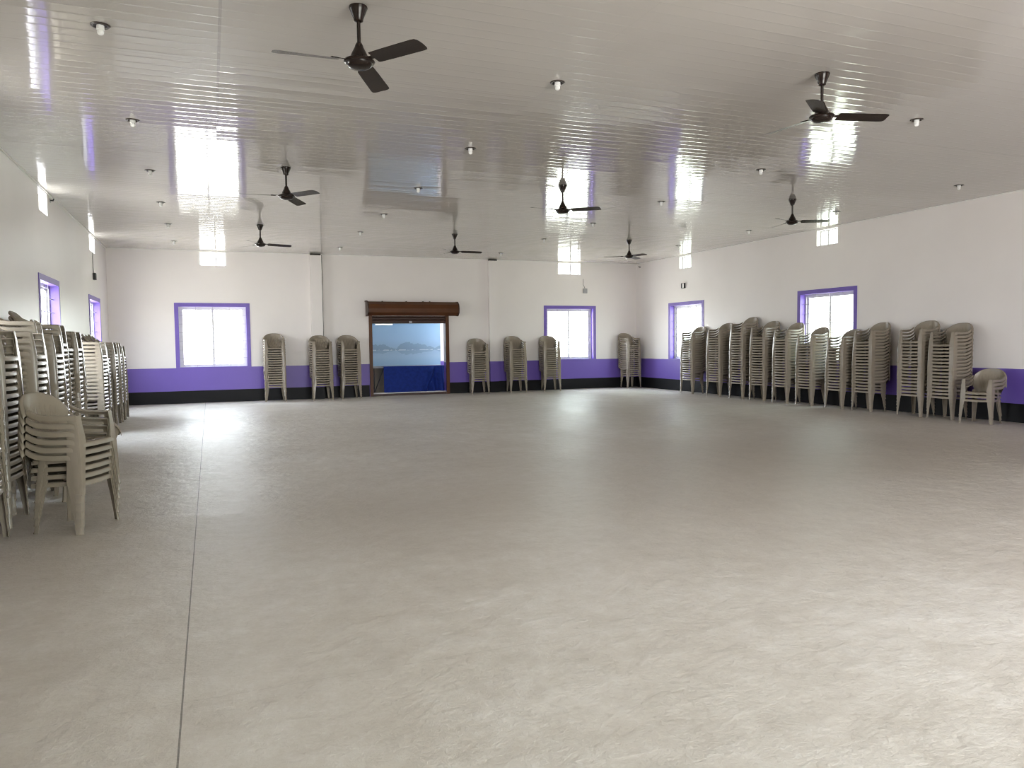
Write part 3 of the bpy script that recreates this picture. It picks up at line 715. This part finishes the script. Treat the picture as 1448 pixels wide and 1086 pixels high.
#STUFF-BEGIN
for _s, _runs in {0: ((2,3),(5,6),(9,10),(13,13)), 1: ((2,2),(5,5),(7,7)), 2: ((4,4),(8,8),(10,10)), 3: ((2,2),(4,4),(6,6),(8,8),(10,11)), 4: ((1,1),(4,4),(6,6),(8,9),(11,11)), 5: ((1,2),(4,7),(9,9),(11,12)), 6: ((2,3),(5,9),(11,12),(14,14)), 7: ((2,2),(8,8),(13,13)), 8: ((9,10),), 9: ((3,3),(5,7),(10,10),(13,13),(16,16)), 10: ((7,7),), 11: ((6,6),), 18: ((2,2),(4,4),(6,16)), 20: ((0,0),(2,16)), 21: ((0,10),), 22: ((0,16),), 23: ((0,11),), 24: ((0,16),), 25: ((0,16),), 26: ((0,10),(12,14)), 27: ((0,16),), 29: ((0,14),), 30: ((1,13),), 31: ((0,14),), 32: ((0,13),)}.items():
    for _a, _b in _runs: STUFF.update((_s, _i) for _i in range(_a, _b + 1))
#STUFF-END
proto = None
def put_chair(mat):
    global proto
    if proto is None:
        proto = empty('plastic_armchair')
        for name, me in CH_MESH: obj(name, me, proto)
        c = proto
    else:
        c = proto.copy(); COL.objects.link(c)
        for ch in proto.children:
            k_ = ch.copy(); k_.parent = c; COL.objects.link(k_)
    c.matrix_basis = mat
    return c
rest = MB(); rnd = random.Random(3)
for si, (x, y, a, n, lean, where) in enumerate(STACKS):
    ang = R(a); fwd = Vector((math.sin(ang), -math.cos(ang), 0))
    cx, cy = x - fwd.x * 0.27, y - fwd.y * 0.27
    for i in range(n):
        jit = 0.0 if i == 0 else 0.0035
        mt = Matrix.Translation((cx + rnd.uniform(-jit, jit) - fwd.x * lean * i * PITCH, cy + rnd.uniform(-jit, jit) - fwd.y * lean * i * PITCH, i * PITCH)) @ Matrix.Rotation(ang + R(rnd.uniform(-0.5, 0.5)) * (i > 0), 4, 'Z')
        if (si, i) in STUFF:
            rest.add([mt @ v for v in WHOLE.v], WHOLE.f); continue
        c = put_chair(mt); k_ = n - 1 - i
        if where == 'SINGLE': lab = 'single beige plastic armchair mostly hidden behind the low stack of six'
        elif k_ == 0: lab = 'topmost beige plastic armchair of the %s' % where
        elif i == 0: lab = 'bottom beige plastic armchair of the %s' % where
        else: lab = 'beige plastic armchair %s from top of the %s' % (ORD[k_], where)
        tag(c, lab, 'chair', 'stacked beige plastic armchairs')
if rest.v:
    me = mesh_from('stacked_chairs', rest.v, rest.f, M['plastic'], True)
    ro = obj('stacked_chairs', me)
    tag(ro, 'beige plastic armchairs mostly hidden inside and behind the other stacks', 'chairs', kind='stuff')

# ------------------------------------------------------------------ daylight
w = bpy.data.worlds.new('sky'); sc.world = w; w.use_nodes = True
nt = w.node_tree; bg = nt.nodes['Background']
tc = N(nt, 'ShaderNodeTexCoord'); sp = N(nt, 'ShaderNodeSeparateXYZ'); nt.links.new(tc.outputs['Generated'], sp.inputs[0])
mr = N(nt, 'ShaderNodeMapRange'); nt.links.new(sp.outputs['Z'], mr.inputs['Value']); mr.inputs['From Min'].default_value = -1; mr.inputs['From Max'].default_value = 1
sky = ramp(nt, mr.outputs[0], [(0.0, (0.78, 0.74, 0.68)), (0.46, (0.86, 0.84, 0.79)), (0.53, (0.93, 0.96, 1.0)), (1.0, (0.76, 0.88, 1.04))])
# the open yard on the -X side is brighter than the tree-shaded side at +X
mx_ = N(nt, 'ShaderNodeMapRange'); nt.links.new(sp.outputs['X'], mx_.inputs['Value']); mx_.inputs['From Min'].default_value = -1; mx_.inputs['From Max'].default_value = 1
side_ = ramp(nt, mx_.outputs[0], [(0.05, (1.12, 1.12, 1.15)), (0.5, (1.0, 1.0, 1.0)), (0.80, (0.50, 0.55, 0.49)), (1.0, (0.40, 0.45, 0.39))])
mm = N(nt, 'ShaderNodeMix', data_type='RGBA', blend_type='MULTIPLY'); mm.inputs['Factor'].default_value = 1.0
nt.links.new(sky.outputs[0], mm.inputs[6]); nt.links.new(side_.outputs[0], mm.inputs[7])
nt.links.new(mm.outputs[2], bg.inputs['Color']); bg.inputs['Strength'].default_value = 1.0
# every opening is marked as a sky portal (no light of its own, it only tells the renderer where daylight comes in)
def portal(side, a, b, z0, z1, w_=0.21):
    ld = bpy.data.lights.new('sky_portal', 'AREA'); ld.shape = 'RECTANGLE'; ld.size = b - a; ld.size_y = z1 - z0
    ld.cycles.is_portal = True
    o = bpy.data.objects.new('sky_portal', ld); COL.objects.link(o)
    o.location = MAPS[side](((a + b) / 2, w_, (z0 + z1) / 2))
    d = {'back': Vector((0, -1, 0)), 'rear': Vector((0, 1, 0)), 'right': Vector((-1, 0, 0)), 'left': Vector((1, 0, 0))}[side]
    o.rotation_euler = d.to_track_quat('-Z', 'Z').to_euler()
for side in ('back', 'right', 'left'):
    for a, b, z0, z1 in holes(side): portal(side, a, b, z0, z1)
portal('rear', RD0, RD1, 0.0, RDZ)
po = bpy.data.lights.new('sky_portal', 'AREA'); po.shape = 'RECTANGLE'; po.size = 1.1; po.size_y = 1.7; po.cycles.is_portal = True
oo = bpy.data.objects.new('sky_portal', po); COL.objects.link(oo); oo.location = (SH1 + 1.49, (D + TH + AY) / 2, 1.75); oo.rotation_euler = Vector((-1, 0, 0)).to_track_quat('-Z', 'Z').to_euler()

# ------------------------------------------------------------------ camera
cd = bpy.data.cameras.new('camera'); cam = bpy.data.objects.new('camera', cd); COL.objects.link(cam); sc.camera = cam
cd.sensor_fit = 'HORIZONTAL'; cd.sensor_width = 36.0; cd.lens = 1069.96 / 1448 * 36.0; cd.clip_end = 300
yaw, pitch, roll = 0.3788, -0.0546, -0.012
f = Vector((math.sin(yaw) * math.cos(pitch), math.cos(yaw) * math.cos(pitch), math.sin(pitch)))
r0 = Vector((math.cos(yaw), -math.sin(yaw), 0)); u0 = r0.cross(f)
r1 = math.cos(roll) * r0 + math.sin(roll) * u0; u1 = -math.sin(roll) * r0 + math.cos(roll) * u0
cam.matrix_world = Matrix(((r1.x, u1.x, -f.x, 0.0), (r1.y, u1.y, -f.y, 0.0), (r1.z, u1.z, -f.z, 1.5), (0, 0, 0, 1)))

# ------------------------------------------------------------------ view
vs = sc.view_settings
vs.view_transform = 'Standard'; vs.look = 'None'; vs.gamma = 1.0; vs.use_curve_mapping = False
vs.exposure = 4.55
cy_ = sc.cycles
cy_.use_denoising = True
cy_.pixel_filter_type = 'BLACKMAN_HARRIS'; cy_.filter_width = 1.1
cy_.max_bounces = 14; cy_.diffuse_bounces = 8; cy_.glossy_bounces = 5; cy_.transparent_max_bounces = 12
cy_.sample_clamp_indirect = 10.0
cy_.caustics_reflective = False; cy_.caustics_refractive = False
